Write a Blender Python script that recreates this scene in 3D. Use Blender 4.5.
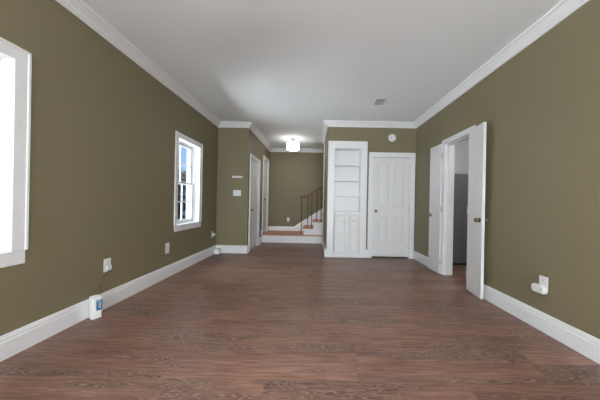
import bpy, bmesh, math, random
from mathutils import Vector, Matrix
random.seed(7)
PI = math.pi
for o in list(bpy.data.objects):
    bpy.data.objects.remove(o)
scene = bpy.context.scene
C = scene.collection

# ------------------------------------------------------------------ camera
cam_data = bpy.data.cameras.new('camera')
cam_data.sensor_width = 36.0
cam_data.lens = 36.0 * 235 / 600
cam_data.shift_x = -0.025
cam_data.shift_y = 0.005
cam_data.clip_start = 0.02
cam = bpy.data.objects.new('camera', cam_data)
C.objects.link(cam)
cam.matrix_world = Matrix.Translation((0, 0, 1.088)) @ Matrix.Rotation(PI/2, 4, 'X') @ Matrix.Rotation(math.radians(1.1), 4, 'Z')
scene.camera = cam

# ------------------------------------------------------------------ world
world = bpy.data.worlds.new('sky')
scene.world = world
world.use_nodes = True
wn = world.node_tree; wn.nodes.clear()
def wnode(t, **k):
    n = wn.nodes.new(t)
    for a, b in k.items(): setattr(n, a, b)
    return n
wo = wnode('ShaderNodeOutputWorld'); wb = wnode('ShaderNodeBackground')
wtc = wnode('ShaderNodeTexCoord'); wsep = wnode('ShaderNodeSeparateXYZ')
wramp = wnode('ShaderNodeValToRGB')
wramp.color_ramp.elements[0].position = 0.0; wramp.color_ramp.elements[0].color = (0.30, 0.52, 0.86, 1)
wramp.color_ramp.elements[1].position = 0.7; wramp.color_ramp.elements[1].color = (0.08, 0.26, 0.72, 1)
wno = wnode('ShaderNodeTexNoise'); wno.inputs['Scale'].default_value = 3.4; wno.inputs['Detail'].default_value = 7
wmap = wnode('ShaderNodeMapping'); wmap.inputs['Scale'].default_value = (1, 1, 2.2); wmap.inputs['Location'].default_value = (1.7, 0.6, 0.9)
wcl = wnode('ShaderNodeValToRGB'); wcl.color_ramp.elements[0].position = 0.56; wcl.color_ramp.elements[1].position = 0.66
wmix = wnode('ShaderNodeMixRGB'); wmix.inputs[2].default_value = (0.95, 0.96, 1.0, 1)
L = wn.links
L.new(wtc.outputs['Generated'], wsep.inputs[0]); L.new(wsep.outputs['Z'], wramp.inputs[0])
L.new(wtc.outputs['Generated'], wmap.inputs[0]); L.new(wmap.outputs[0], wno.inputs['Vector'])
L.new(wno.outputs[0], wcl.inputs[0]); L.new(wcl.outputs[0], wmix.inputs[0]); L.new(wramp.outputs[0], wmix.inputs[1])
L.new(wmix.outputs[0], wb.inputs[0]); wb.inputs[1].default_value = 1.0
L.new(wb.outputs[0], wo.inputs[0])

# ------------------------------------------------------------------ lights
def area(name, loc, rot, sx, sy, power, col=(1, 1, 1), spread=180):
    d = bpy.data.lights.new(name, 'AREA'); d.shape = 'RECTANGLE'; d.size = sx; d.size_y = sy
    d.energy = power; d.color = col; d.spread = math.radians(spread)
    o = bpy.data.objects.new(name, d); C.objects.link(o); o.location = loc; o.rotation_euler = rot
    return o
HALL_LAMP = 8.0          # emission of the hall drum shade
ROOM_FILL = 36.0         # emission of the fill pendant added behind the camera
# area lights standing in for daylight; rear pair is fill behind added windows
area('fill_rear_left', (-1.05, -6.05, 0.95), (PI/2 + 0.60, 0, 0), 1.5, 1.9, 240, (0.92, 0.965, 1))
area('fill_rear_right', (1.05, -6.05, 0.95), (PI/2 + 0.60, 0, 0), 1.5, 1.9, 240, (0.92, 0.965, 1))
area('daylight_near_window', (-3.0, 1.55, 1.55), (PI/2, 0, -PI/2 - 0.12), 1.0, 1.5, 75, (0.93, 0.97, 1))
area('daylight_far_window', (-4.3, 3.70, 0.35), (PI/2 + 0.50, 0, -PI/2), 3.4, 1.6, 540, (0.93, 0.97, 1))
area('daylight_far_window_high', (-3.1, 3.85, 2.75), (PI/2 - 0.65, 0, -PI/2), 1.2, 0.9, 100, (0.88, 0.95, 1))

vs = scene.view_settings
scene.display_settings.display_device = 'sRGB'
vs.view_transform = 'Standard'; vs.look = 'None'; vs.gamma = 1; vs.use_curve_mapping = False
vs.exposure = 0.24

# ------------------------------------------------------------------ materials
def mat(name, col=(0.8, 0.8, 0.8), rough=0.5, metal=0.0, noise=None, bump=None, emit=None, estr=0, spec=0.5):
    m = bpy.data.materials.new(name); m.use_nodes = True
    nt = m.node_tree; b = nt.nodes['Principled BSDF']
    b.inputs['Base Color'].default_value = (*col, 1); b.inputs['Roughness'].default_value = rough
    b.inputs['Metallic'].default_value = metal; b.inputs['Specular IOR Level'].default_value = spec
    if emit: b.inputs['Emission Color'].default_value = (*emit, 1); b.inputs['Emission Strength'].default_value = estr
    if noise or bump:
        tc = nt.nodes.new('ShaderNodeTexCoord')
    if noise:
        sc, amt = noise
        n = nt.nodes.new('ShaderNodeTexNoise'); n.inputs['Scale'].default_value = sc; n.inputs['Detail'].default_value = 4
        nt.links.new(tc.outputs['Object'], n.inputs['Vector'])
        mx = nt.nodes.new('ShaderNodeMixRGB')
        mx.inputs[1].default_value = (*[c*(1-amt) for c in col], 1); mx.inputs[2].default_value = (*[min(1, c*(1+amt)) for c in col], 1)
        nt.links.new(n.outputs[0], mx.inputs[0]); nt.links.new(mx.outputs[0], b.inputs['Base Color'])
    if bump:
        sc, st = bump
        n = nt.nodes.new('ShaderNodeTexNoise'); n.inputs['Scale'].default_value = sc; n.inputs['Detail'].default_value = 3
        nt.links.new(tc.outputs['Object'], n.inputs['Vector'])
        bp = nt.nodes.new('ShaderNodeBump'); bp.inputs['Strength'].default_value = st; bp.inputs['Distance'].default_value = 0.002
        nt.links.new(n.outputs[0], bp.inputs['Height']); nt.links.new(bp.outputs[0], b.inputs['Normal'])
    return m

WALL = mat('olive_wall_paint', (0.210, 0.181, 0.108), 0.55, noise=(1.3, 0.03), bump=(180, 0.08), spec=0.35)
CEIL = mat('white_ceiling_paint', (0.85, 0.882, 0.918), 0.8, noise=(0.8, 0.01), spec=0.2)
TRIM = mat('white_trim_paint', (0.80, 0.812, 0.83), 0.35, noise=(2.0, 0.01))
DOORW = mat('white_door_paint', (0.75, 0.755, 0.765), 0.38, noise=(2.0, 0.01))
GREYW = mat('pale_grey_wall_paint', (0.62, 0.62, 0.63), 0.6, noise=(1.0, 0.02))
PLAST = mat('white_plastic', (0.78, 0.79, 0.81), 0.35, noise=(8, 0.01))
SLOT = mat('grey_plastic_slot', (0.28, 0.28, 0.29), 0.5, noise=(20, 0.05))
BRONZE = mat('dark_bronze', (0.25, 0.175, 0.125), 0.30, 0.85, noise=(30, 0.15))
NICKEL = mat('painted_hinge_metal', (0.62, 0.62, 0.62), 0.35, 0.4, noise=(20, 0.05))
CANOPY = mat('grey_canopy_metal', (0.22, 0.22, 0.22), 0.4, 0.6, noise=(20, 0.05))
IRON = mat('dark_iron', (0.060, 0.048, 0.042), 0.45, 0.5, noise=(30, 0.2))
DARKG = mat('dark_grey_laminate', (0.15, 0.147, 0.15), 0.45, noise=(3, 0.04))
BLACKP = mat('black_plinth', (0.015, 0.014, 0.014), 0.6, noise=(5, 0.1))
BLUE = mat('blue_label', (0.008, 0.16, 0.36), 0.4, noise=(20, 0.06))
LABELW = mat('white_label_print', (0.75, 0.74, 0.76), 0.5, noise=(40, 0.02))
LABELP = mat('pink_label_print', (0.62, 0.40, 0.40), 0.5, noise=(40, 0.05))
CORDM = mat('brown_cord_rubber', (0.11, 0.09, 0.055), 0.5, noise=(60, 0.1))
VENTM = mat('white_vent_metal', (0.80, 0.81, 0.82), 0.4, noise=(10, 0.02))
VENTD = mat('vent_duct_dark', (0.44, 0.44, 0.44), 0.8, noise=(10, 0.1))
LAWN = mat('lawn', (0.07, 0.09, 0.03), 0.95, noise=(1.5, 0.35))
ASPH = mat('street_asphalt', (0.10, 0.10, 0.10), 0.9, noise=(6, 0.15))
BARK = mat('tree_bark', (0.055, 0.042, 0.032), 0.9, noise=(9, 0.3))
LEAF = mat('tree_leaf', (0.050, 0.062, 0.026), 0.7, noise=(4, 0.4))
HOUSE = mat('tan_siding', (0.24, 0.18, 0.12), 0.8, noise=(2, 0.1))
ROOF = mat('dark_shingle', (0.05, 0.046, 0.045), 0.9, noise=(8, 0.25))
CARP = mat('dark_car_paint', (0.016, 0.018, 0.020), 0.2, 0.3, noise=(3, 0.1))
CARG = mat('car_window_glass', (0.03, 0.04, 0.045), 0.05, noise=(3, 0.05))
TYRE = mat('tyre_rubber', (0.012, 0.012, 0.012), 0.8, noise=(20, 0.1))
RIM = mat('wheel_rim_metal', (0.35, 0.35, 0.36), 0.3, 0.9, noise=(20, 0.05))

def nodes_of(m):
    nt = m.node_tree
    def N(t, **k):
        n = nt.nodes.new(t)
        for a, b in k.items(): setattr(n, a, b)
        return n
    def M(op, a, b=None, c=None):
        n = N('ShaderNodeMath', operation=op)
        for i, v in enumerate((a, b, c)):
            if v is None: continue
            if isinstance(v, (int, float)): n.inputs[i].default_value = v
            else: nt.links.new(v, n.inputs[i])
        return n.outputs[0]
    return nt, N, M

def ramp(N, nt, fac, stops):
    r = N('ShaderNodeValToRGB'); e = r.color_ramp.elements
    e[0].position, e[0].color = stops[0][0], (*stops[0][1], 1)
    e[1].position, e[1].color = stops[-1][0], (*stops[-1][1], 1)
    for p, c in stops[1:-1]:
        k = e.new(p); k.color = (*c, 1)
    nt.links.new(fac, r.inputs[0]); return r.outputs[0]

def plank_floor():
    m = mat('plank_floor', (0.15, 0.08, 0.06), 0.36)
    nt, N, M = nodes_of(m); b = nt.nodes['Principled BSDF']
    tc = N('ShaderNodeTexCoord'); sp = N('ShaderNodeSeparateXYZ'); nt.links.new(tc.outputs['Object'], sp.inputs[0])
    X, Y = sp.outputs['X'], sp.outputs['Y']
    PW, PL = 0.18, 1.22
    row = M('FLOOR', M('DIVIDE', Y, PW))
    wr = N('ShaderNodeTexWhiteNoise', noise_dimensions='1D'); nt.links.new(row, wr.inputs['W'])
    xo = M('ADD', M('DIVIDE', X, PL), M('MULTIPLY', wr.outputs['Value'], 7.3))
    col = M('FLOOR', xo)
    cid = N('ShaderNodeCombineXYZ'); nt.links.new(row, cid.inputs[0]); nt.links.new(col, cid.inputs[1])
    wc = N('ShaderNodeTexWhiteNoise', noise_dimensions='2D'); nt.links.new(cid.outputs[0], wc.inputs['Vector'])
    rnd = wc.outputs['Value']
    def stretched(sx, sy, scale, detail, rough=0.5, seed=13.0):
        cv = N('ShaderNodeCombineXYZ')
        nt.links.new(M('MULTIPLY', X, sx), cv.inputs[0]); nt.links.new(M('MULTIPLY', Y, sy), cv.inputs[1])
        nt.links.new(M('MULTIPLY', rnd, seed), cv.inputs[2])
        n = N('ShaderNodeTexNoise'); n.inputs['Scale'].default_value = scale; n.inputs['Detail'].default_value = detail
        n.inputs['Roughness'].default_value = rough
        nt.links.new(cv.outputs[0], n.inputs['Vector']); return n.outputs[0]
    broad = stretched(0.9, 6.0, 1.0, 2.0, seed=31.0)
    fine = stretched(2.6, 42.0, 1.6, 6.0, 0.72, 17.0)
    cont = stretched(1.7, 15.0, 1.1, 2.0, 0.5, 53.0)
    # cathedral grain: contour lines of a stretched field, kept to patches
    lines = M('ABSOLUTE', M('SUBTRACT', M('FRACT', M('MULTIPLY', cont, 20.0)), 0.5))
    line = M('SUBTRACT', 1.0, M('MINIMUM', 1.0, M('MULTIPLY', lines, 4.2)))
    patch = N('ShaderNodeMapRange'); patch.inputs[1].default_value = 0.50; patch.inputs[2].default_value = 0.62
    nt.links.new(stretched(0.8, 7.0, 1.0, 2.0, 0.5, 71.0), patch.inputs[0])
    pl = M('MULTIPLY', line, patch.outputs[0])
    base = ramp(N, nt, fine, [(0.32, (0.098, 0.042, 0.028)), (0.50, (0.212, 0.115, 0.083)), (0.68, (0.330, 0.206, 0.158))])
    tone = ramp(N, nt, M('ADD', M('MULTIPLY', rnd, 0.28), M('MULTIPLY', broad, 0.78)), [(0.20, (0.64, 0.61, 0.60)), (0.80, (1.26, 1.24, 1.22))])
    mx = N('ShaderNodeMixRGB', blend_type='MULTIPLY'); mx.inputs[0].default_value = 1
    nt.links.new(base, mx.inputs[1]); nt.links.new(tone, mx.inputs[2])
    dk = N('ShaderNodeMixRGB', blend_type='MULTIPLY'); dk.inputs[2].default_value = (0.62, 0.61, 0.61, 1)
    nt.links.new(patch.outputs[0], dk.inputs[0]); nt.links.new(mx.outputs[0], dk.inputs[1])
    lt = N('ShaderNodeMixRGB'); lt.inputs[2].default_value = (0.37, 0.26, 0.215, 1)
    nt.links.new(M('MULTIPLY', pl, 0.8), lt.inputs[0]); nt.links.new(dk.outputs[0], lt.inputs[1])
    # seams
    fy = M('ABSOLUTE', M('SUBTRACT', M('FRACT', M('DIVIDE', Y, PW)), 0.5)); fx = M('ABSOLUTE', M('SUBTRACT', M('FRACT', xo), 0.5))
    seam = M('MAXIMUM', M('GREATER_THAN', fy, 0.492), M('GREATER_THAN', fx, 0.4988))
    sm = N('ShaderNodeMixRGB', blend_type='MULTIPLY'); sm.inputs[2].default_value = (0.86, 0.85, 0.85, 1)
    nt.links.new(seam, sm.inputs[0]); nt.links.new(lt.outputs[0], sm.inputs[1])
    nt.links.new(sm.outputs[0], b.inputs['Base Color'])
    rr = N('ShaderNodeMapRange'); rr.inputs[3].default_value = 0.34; rr.inputs[4].default_value = 0.48
    nt.links.new(fine, rr.inputs[0]); nt.links.new(rr.outputs[0], b.inputs['Roughness'])
    bp = N('ShaderNodeBump'); bp.inputs['Strength'].default_value = 0.10; bp.inputs['Distance'].default_value = 0.002
    nt.links.new(fine, bp.inputs['Height']); nt.links.new(bp.outputs[0], b.inputs['Normal'])
    b.inputs['Specular IOR Level'].default_value = 0.45
    return m
FLOOR = plank_floor()

def wood(name, lo, hi, rough=0.4):
    m = mat(name, lo, rough); nt, N, M = nodes_of(m); b = nt.nodes['Principled BSDF']
    tc = N('ShaderNodeTexCoord'); mp = N('ShaderNodeMapping'); mp.inputs['Scale'].default_value = (3, 30, 30)
    n = N('ShaderNodeTexNoise'); n.inputs['Scale'].default_value = 1.2; n.inputs['Detail'].default_value = 5
    nt.links.new(tc.outputs['Object'], mp.inputs[0]); nt.links.new(mp.outputs[0], n.inputs['Vector'])
    nt.links.new(ramp(N, nt, n.outputs[0], [(0.3, lo), (0.7, hi)]), b.inputs['Base Color'])
    return m
OAK = wood('orange_oak', (0.50, 0.205, 0.105), (0.66, 0.315, 0.180))
MAHOG = wood('red_brown_handrail_wood', (0.16, 0.040, 0.022), (0.25, 0.075, 0.042), 0.35)

def brick_white():
    m = mat('white_painted_brick', (0.75, 0.74, 0.72), 0.8); nt, N, M = nodes_of(m); b = nt.nodes['Principled BSDF']
    tc = N('ShaderNodeTexCoord'); sp = N('ShaderNodeSeparateXYZ'); cb = N('ShaderNodeCombineXYZ')
    nt.links.new(tc.outputs['Object'], sp.inputs[0])
    nt.links.new(M('ADD', sp.outputs['X'], sp.outputs['Y']), cb.inputs[0]); nt.links.new(sp.outputs['Z'], cb.inputs[1])
    br = N('ShaderNodeTexBrick'); br.inputs['Scale'].default_value = 1.0
    br.inputs['Brick Width'].default_value = 0.21; br.inputs['Row Height'].default_value = 0.072; br.inputs['Mortar Size'].default_value = 0.006
    br.inputs['Color1'].default_value = (0.78, 0.77, 0.75, 1); br.inputs['Color2'].default_value = (0.68, 0.67, 0.66, 1); br.inputs['Mortar'].default_value = (0.5, 0.49, 0.48, 1)
    nt.links.new(cb.outputs[0], br.inputs['Vector']); nt.links.new(br.outputs['Color'], b.inputs['Base Color'])
    return m
BRICK = brick_white()

def glass():
    m = bpy.data.materials.new('window_glass'); m.use_nodes = True
    nt, N, M = nodes_of(m); nt.nodes.clear()
    o = N('ShaderNodeOutputMaterial'); t = N('ShaderNodeBsdfTransparent'); t.inputs[0].default_value = (0.95, 0.97, 0.97, 1)
    g = N('ShaderNodeBsdfGlossy'); g.inputs['Roughness'].default_value = 0.02
    f = N('ShaderNodeLayerWeight'); f.inputs['Blend'].default_value = 0.5
    mx = N('ShaderNodeMixShader')
    nt.links.new(M('MULTIPLY_ADD', M('POWER', f.outputs['Facing'], 5.0), 0.8, 0.03), mx.inputs[0]); nt.links.new(t.outputs[0], mx.inputs[1]); nt.links.new(g.outputs[0], mx.inputs[2])
    nt.links.new(mx.outputs[0], o.inputs[0])
    return m
GLASS = glass()

# ------------------------------------------------------------------ mesh helpers
def BM(): return bmesh.new()
def box(bm, x0, x1, y0, y1, z0, z1, bev=0.0, seg=1):
    t = bmesh.new()
    bmesh.ops.create_cube(t, size=1)
    for v in t.verts:
        v.co = Vector(((x0+x1)/2 + v.co.x*(x1-x0), (y0+y1)/2 + v.co.y*(y1-y0), (z0+z1)/2 + v.co.z*(z1-z0)))
    if bev: bmesh.ops.bevel(t, geom=t.edges[:], offset=bev, segments=seg, affect='EDGES', profile=0.5)
    merge(bm, t)
def merge(bm, t, mtx=None):
    if mtx: bmesh.ops.transform(t, matrix=mtx, verts=t.verts[:])
    vm = {v: bm.verts.new(v.co) for v in t.verts}
    for f in t.faces:
        try:
            nf = bm.faces.new([vm[v] for v in f.verts]); nf.smooth = f.smooth
        except ValueError: pass
    t.free()
def lathe(bm, prof, n=24, mtx=None, smooth=True):
    """prof: list of (r, z) along local Z"""
    t = bmesh.new(); rings = []
    for r, z in prof:
        if r < 1e-6: rings.append([t.verts.new((0, 0, z))])
        else: rings.append([t.verts.new((r*math.cos(2*PI*i/n), r*math.sin(2*PI*i/n), z)) for i in range(n)])
    for a, b in zip(rings, rings[1:]):
        for i in range(n):
            j = (i+1) % n
            if len(a) == 1 and len(b) == 1: continue
            if len(a) == 1: f = t.faces.new((a[0], b[i], b[j]))
            elif len(b) == 1: f = t.faces.new((a[i], b[0], a[j]))
            else: f = t.faces.new((a[i], b[i], b[j], a[j]))
            f.smooth = smooth
    bmesh.ops.recalc_face_normals(t, faces=t.faces[:])
    merge(bm, t, mtx)
def tube(bm, pts, rad, n=8, cap=True):
    pts = [Vector(p) for p in pts]; t = bmesh.new(); rings = []
    rads = rad if isinstance(rad, (list, tuple)) else [rad]*len(pts)
    for i, p in enumerate(pts):
        d = (pts[min(i+1, len(pts)-1)] - pts[max(i-1, 0)]).normalized()
        ref = Vector((0, 0, 1)) if abs(d.z) < 0.9 else Vector((1, 0, 0))
        a = d.cross(ref).normalized(); b = d.cross(a).normalized()
        rings.append([t.verts.new(p + rads[i]*(a*math.cos(2*PI*k/n) + b*math.sin(2*PI*k/n))) for k in range(n)])
    for ra, rb in zip(rings, rings[1:]):
        for k in range(n):
            f = t.faces.new((ra[k], ra[(k+1) % n], rb[(k+1) % n], rb[k])); f.smooth = True
    if cap: t.faces.new(rings[0]); t.faces.new(rings[-1])
    bmesh.ops.recalc_face_normals(t, faces=t.faces[:])
    merge(bm, t)
def prism(bm, poly, axis, a, b):
    """poly of 2D points extruded along axis ('x','y','z') from a to b"""
    t = bmesh.new()
    def P(p, w):
        return {'x': (w, p[0], p[1]), 'y': (p[0], w, p[1]), 'z': (p[0], p[1], w)}[axis]
    A = [t.verts.new(P(p, a)) for p in poly]; B = [t.verts.new(P(p, b)) for p in poly]
    n = len(poly)
    t.faces.new(A); t.faces.new(B)
    for i in range(n): t.faces.new((A[i], A[(i+1) % n], B[(i+1) % n], B[i]))
    bmesh.ops.recalc_face_normals(t, faces=t.faces[:])
    merge(bm, t)
def sweep(bm, path, prof, closed=False):
    """path: 2D points with the room on the left; prof: closed polygon of (offset into the room, z)"""
    n = len(path); t = bmesh.new(); rings = []
    def nrm(a, b):
        d = Vector((b[0]-a[0], b[1]-a[1])).normalized(); return Vector((-d.y, d.x))
    for i in range(n):
        ns = []
        if closed or i > 0: ns.append(nrm(path[i-1], path[i]))
        if closed or i < n-1: ns.append(nrm(path[i], path[(i+1) % n]))
        if len(ns) == 1: m = ns[0]
        else:
            s = ns[0] + ns[1]; m = s / (1 + ns[0].dot(ns[1]))
        rings.append([t.verts.new((path[i][0]+m.x*o, path[i][1]+m.y*o, z)) for o, z in prof])
    k = len(prof)
    for i in range(n if closed else n-1):
        a, b = rings[i], rings[(i+1) % n]
        for j in range(k): t.faces.new((a[j], b[j], b[(j+1) % k], a[(j+1) % k]))
    if not closed: t.faces.new(rings[0]); t.faces.new(rings[-1])
    bmesh.ops.recalc_face_normals(t, faces=t.faces[:])
    merge(bm, t)

def obj(name, bm, m, parent=None, label=None):
    bmesh.ops.recalc_face_normals(bm, faces=bm.faces[:]) if False else None
    me = bpy.data.meshes.new(name); bm.to_mesh(me); bm.free()
    for x in (m if isinstance(m, (list, tuple)) else [m]): me.materials.append(x)
    o = bpy.data.objects.new(name, me); C.objects.link(o)
    if parent: o.parent = parent
    if label: o['label'] = label
    return o
def thing(name, label, cat, loc=(0, 0, 0), rotz=0, group=None, kind=None):
    o = bpy.data.objects.new(name, None); C.objects.link(o); o.empty_display_size = 0.1
    o.location = loc; o.rotation_euler = (0, 0, rotz); return tag(o, label, cat, group, kind)
def tag(o, label, cat, group=None, kind=None):
    o['label'] = label; o['category'] = cat
    if group: o['group'] = group
    if kind: o['kind'] = kind
    return o
def struct(name, bm, m, label, cat, parent=None):
    return tag(obj(name, bm, m, parent), label, cat, kind='structure')

# ------------------------------------------------------------------ layout numbers (metres; camera above the origin looking along +Y)
XL, XR = -2.07, 2.025
YB = -5.6               # wall behind the camera
YJ, XH = 4.95, -1.42    # alcove jog and hall's left wall
YF = 7.25               # far wall of the hall
YC, XC = 4.77, 0.23     # closet block front and its left side
YS = 6.33               # front of the stair landing
YE = 6.20               # back of the closet block
HC = 2.74
LZ = 0.222              # landing height
T = 0.13

def wall_y(bm, x, xt, y0, y1, z1, holes):
    """wall along Y between x and xt with rectangular holes (ya, yb, za, zb)"""
    xa, xb = min(x, xt), max(x, xt); y = y0
    for ya, yb, za, zb in sorted(holes):
        if ya > y: box(bm, xa, xb, y, ya, 0, z1)
        if za > 0: box(bm, xa, xb, ya, yb, 0, za)
        box(bm, xa, xb, ya, yb, zb, z1); y = yb
    box(bm, xa, xb, y, y1, 0, z1)
def wall_x(bm, y, yt, x0, x1, z1, holes):
    ya, yb = min(y, yt), max(y, yt); x = x0
    for xa, xb, za, zb in sorted(holes):
        if xa > x: box(bm, x, xa, ya, yb, 0, z1)
        if za > 0: box(bm, xa, xb, ya, yb, 0, za)
        box(bm, xa, xb, ya, yb, zb, z1); x = xb
    box(bm, x, x1, ya, yb, 0, z1)

def grown(r): return (r[0]-0.012, r[1]+0.012, r[2]-0.012, r[3]+0.012)
W1 = (0.877, 1.597, 0.715, 2.03)      # near left window opening (y0, y1, z0, z1)
W2 = (3.530, 4.190, 0.715, 2.03)      # far left window opening
RW = [(-1.65, -0.30, 0.35, 2.25), (0.30, 1.65, 0.35, 2.25)]   # windows added behind the camera to let fill light in
FD = (3.035, 3.69, 2.06)              # double doorway in the right wall
CD = (1.165, 1.915, 2.045)            # closet door
D1 = (5.14, 5.85, 2.05)               # first hall door
D2 = (6.40, 6.965, 2.05)               # door on the landing (height above landing)
BK = (0.34, 0.955)                    # niche of the built-in bookcase

# ---- structure
bm = BM(); box(bm, -2.4, 4.2, -5.9, 7.5, -0.12, 0)
floor = struct('floor', bm, FLOOR, 'reddish brown wood plank floor running across the room', 'floor')
bm = BM(); box(bm, -2.4, 4.2, -5.9, 7.5, HC, HC+0.12)
struct('ceiling', bm, CEIL, 'flat white ceiling over room and hall', 'ceiling')
bm = BM(); wall_y(bm, XL, XL-0.15, YB, YJ, HC, [grown(W1), grown(W2)])
struct('wall_left', bm, WALL, 'long olive wall with two windows on the left', 'wall')
bm = BM(); g = 0.012
wall_y(bm, XL-0.17, XL-0.222, YB-0.2, YJ+0.2, HC, [(W1[0]+g, W1[1]-g, W1[2]-0.02, W1[3]-g), (W2[0]+g, W2[1]-g, W2[2]-0.02, W2[3]-g)])
struct('wall_outside', bm, BRICK, 'white painted brick seen beside the far window glass', 'wall')
bm = BM(); box(bm, XL-0.15, XH, YJ, YJ+T, 0, HC)
struct('wall_alcove', bm, WALL, 'narrow olive wall carrying the switch plate and slim bar', 'wall')
bm = BM()
wall_y(bm, XH, XH-T, YJ+T, YF, HC, [(D1[0], D1[1], 0, D1[2]), (D2[0], D2[1], LZ, LZ+D2[2])])
struct('wall_hall', bm, WALL, 'olive hall wall with two white doors on the left', 'wall')
bm = BM(); box(bm, XH-T, 2.5, YF, YF+T, 0, HC)
struct('wall_far', bm, WALL, 'olive wall at the far end behind the staircase', 'wall')
bm = BM(); wall_x(bm, YC, YC+0.12, XC, XR, HC, [(BK[0], BK[1], 0, 2.25), (CD[0], CD[1], 0, CD[2])])
struct('wall_closet', bm, WALL, 'olive wall holding built-in bookcase and closet door', 'wall')
bm = BM(); box(bm, XC, XC+0.11, YC+0.12, YE, 0, HC)
struct('wall_closet_side', bm, WALL, 'olive return wall running from the bookcase to the stairs', 'wall')
bm = BM(); box(bm, XC, 2.5, YE, YE+0.09, 0, HC)
struct('wall_stair_side', bm, WALL, 'olive wall between closet block and stairs', 'wall')
bm = BM(); box(bm, 2.5, 2.6, YE, YF+T, 0, HC)
struct('wall_stair_end', bm, WALL, 'olive wall at the head of the stairs', 'wall')
bm = BM(); wall_y(bm, XR, XR+T, YB, YC+0.12, HC, [(FD[0], FD[1], 0, FD[2])])
struct('wall_right', bm, WALL, 'long olive wall with the open double doorway on the right', 'wall')
bm = BM(); wall_x(bm, YB, YB-0.15, XL-0.245, XR+T, HC, [grown(r) for r in RW])
struct('wall_back', bm, WALL, 'olive wall with two added fill-light windows at the near end of the room', 'wall')
# side room beyond the doorway
bm = BM(); box(bm, XR+T, 3.9, 4.95, 5.05, 0, HC); box(bm, 3.8, 3.9, 2.3, 4.95, 0, HC); box(bm, XR+T, 3.9, 2.2, 2.3, 0, HC)
struct('wall_side_room', bm, GREYW, 'pale grey wall of the small room beyond the doorway', 'wall')
# closet behind the door: back
# ---- crown moulding
crown_prof = [(0, HC-0.10), (0.012, HC-0.10), (0.014, HC-0.086), (0.024, HC-0.078), (0.040, HC-0.054), (0.066, HC-0.030), (0.074, HC-0.022), (0.088, HC-0.018), (0.090, HC), (0, HC)]
bm = BM()
sweep(bm, [(XC, YE+0.1), (XC, YC), (XR, YC), (XR, YB), (XL, YB), (XL, YJ), (XH, YJ), (XH, YF), (2.5, YF)][::-1], [(-o, z) for o, z in crown_prof] if False else crown_prof)
struct('trim_1', bm, TRIM, 'white crown moulding along the top of the walls', 'crown moulding')
bm = BM(); box(bm, XC-0.020, XC, YE-0.09, YE+0.115, 0.0, HC-0.09, 0.004); box(bm, XC, XC+0.09, YE+0.1, YE+0.118, LZ+0.001, HC-0.001)
struct('trim_2', bm, TRIM, 'white corner board at the end of the closet wall beside the stairs', 'corner board')

# ---- baseboards
BH = 0.165
base_prof = [(0, 0), (0.017, 0), (0.017, 0.118), (0.013, 0.126), (0.013, 0.142), (0.008, 0.150), (0.006, 0.162), (0, BH)]
def baseboard(name, path, label, z=0.0):
    bm = BM(); sweep(bm, path, [(o, zz+z) for o, zz in base_prof])
    return struct(name, bm, TRIM, label, 'baseboard')
baseboard('baseboard_left', [(XL, YJ), (XL, YB)], 'long white baseboard under the left windows')
baseboard('baseboard_alcove', [(XH, 5.055), (XH, YJ), (XL+0.017, YJ)], 'short white baseboard of the alcove wall below the switch')
baseboard('baseboard_hall', [(XH, YS-0.045), (XH, D1[1]+0.085)], 'short white baseboard between hall door and landing')
bm = BM(); sweep(bm, [(XH, D2[0]-0.085), (XH, YS-0.11)], [(0, LZ-0.03), (0.017, LZ-0.03), (0.017, LZ+0.10), (0.008, LZ+0.128), (0, LZ+0.128)])
struct('baseboard_landing', bm, TRIM, 'white stepped-up baseboard end beside the landing edge', 'baseboard')
baseboard('baseboard_right_far', [(XR, FD[1]+0.065), (XR, YC-0.02)], 'short white baseboard behind the far door leaf')
baseboard('baseboard_right', [(XR, YB), (XR, FD[0]-0.065)], 'long white baseboard on the right wall below the outlet')
baseboard('baseboard_closet', [(1.043, YC), (1.074, YC)][::-1], 'sliver of white baseboard between bookcase and closet door')
baseboard('baseboard_closet_side', [(XC+0.02, YC), (XC, YC), (XC, YE-0.091)], 'white baseboard wrapping the corner left of the bookcase')
baseboard('baseboard_back', [(XL, YB), (XR, YB)], 'white baseboard of the wall at the near end of the room')
bm = BM(); sweep(bm, [(-0.666, YF), (XH, YF)], [(0, LZ), (0.017, LZ), (0.017, LZ+0.095), (0.008, LZ+0.118), (0, LZ+0.128)])
struct('baseboard_far', bm, TRIM, 'white baseboard along the back of the landing', 'baseboard')

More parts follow.
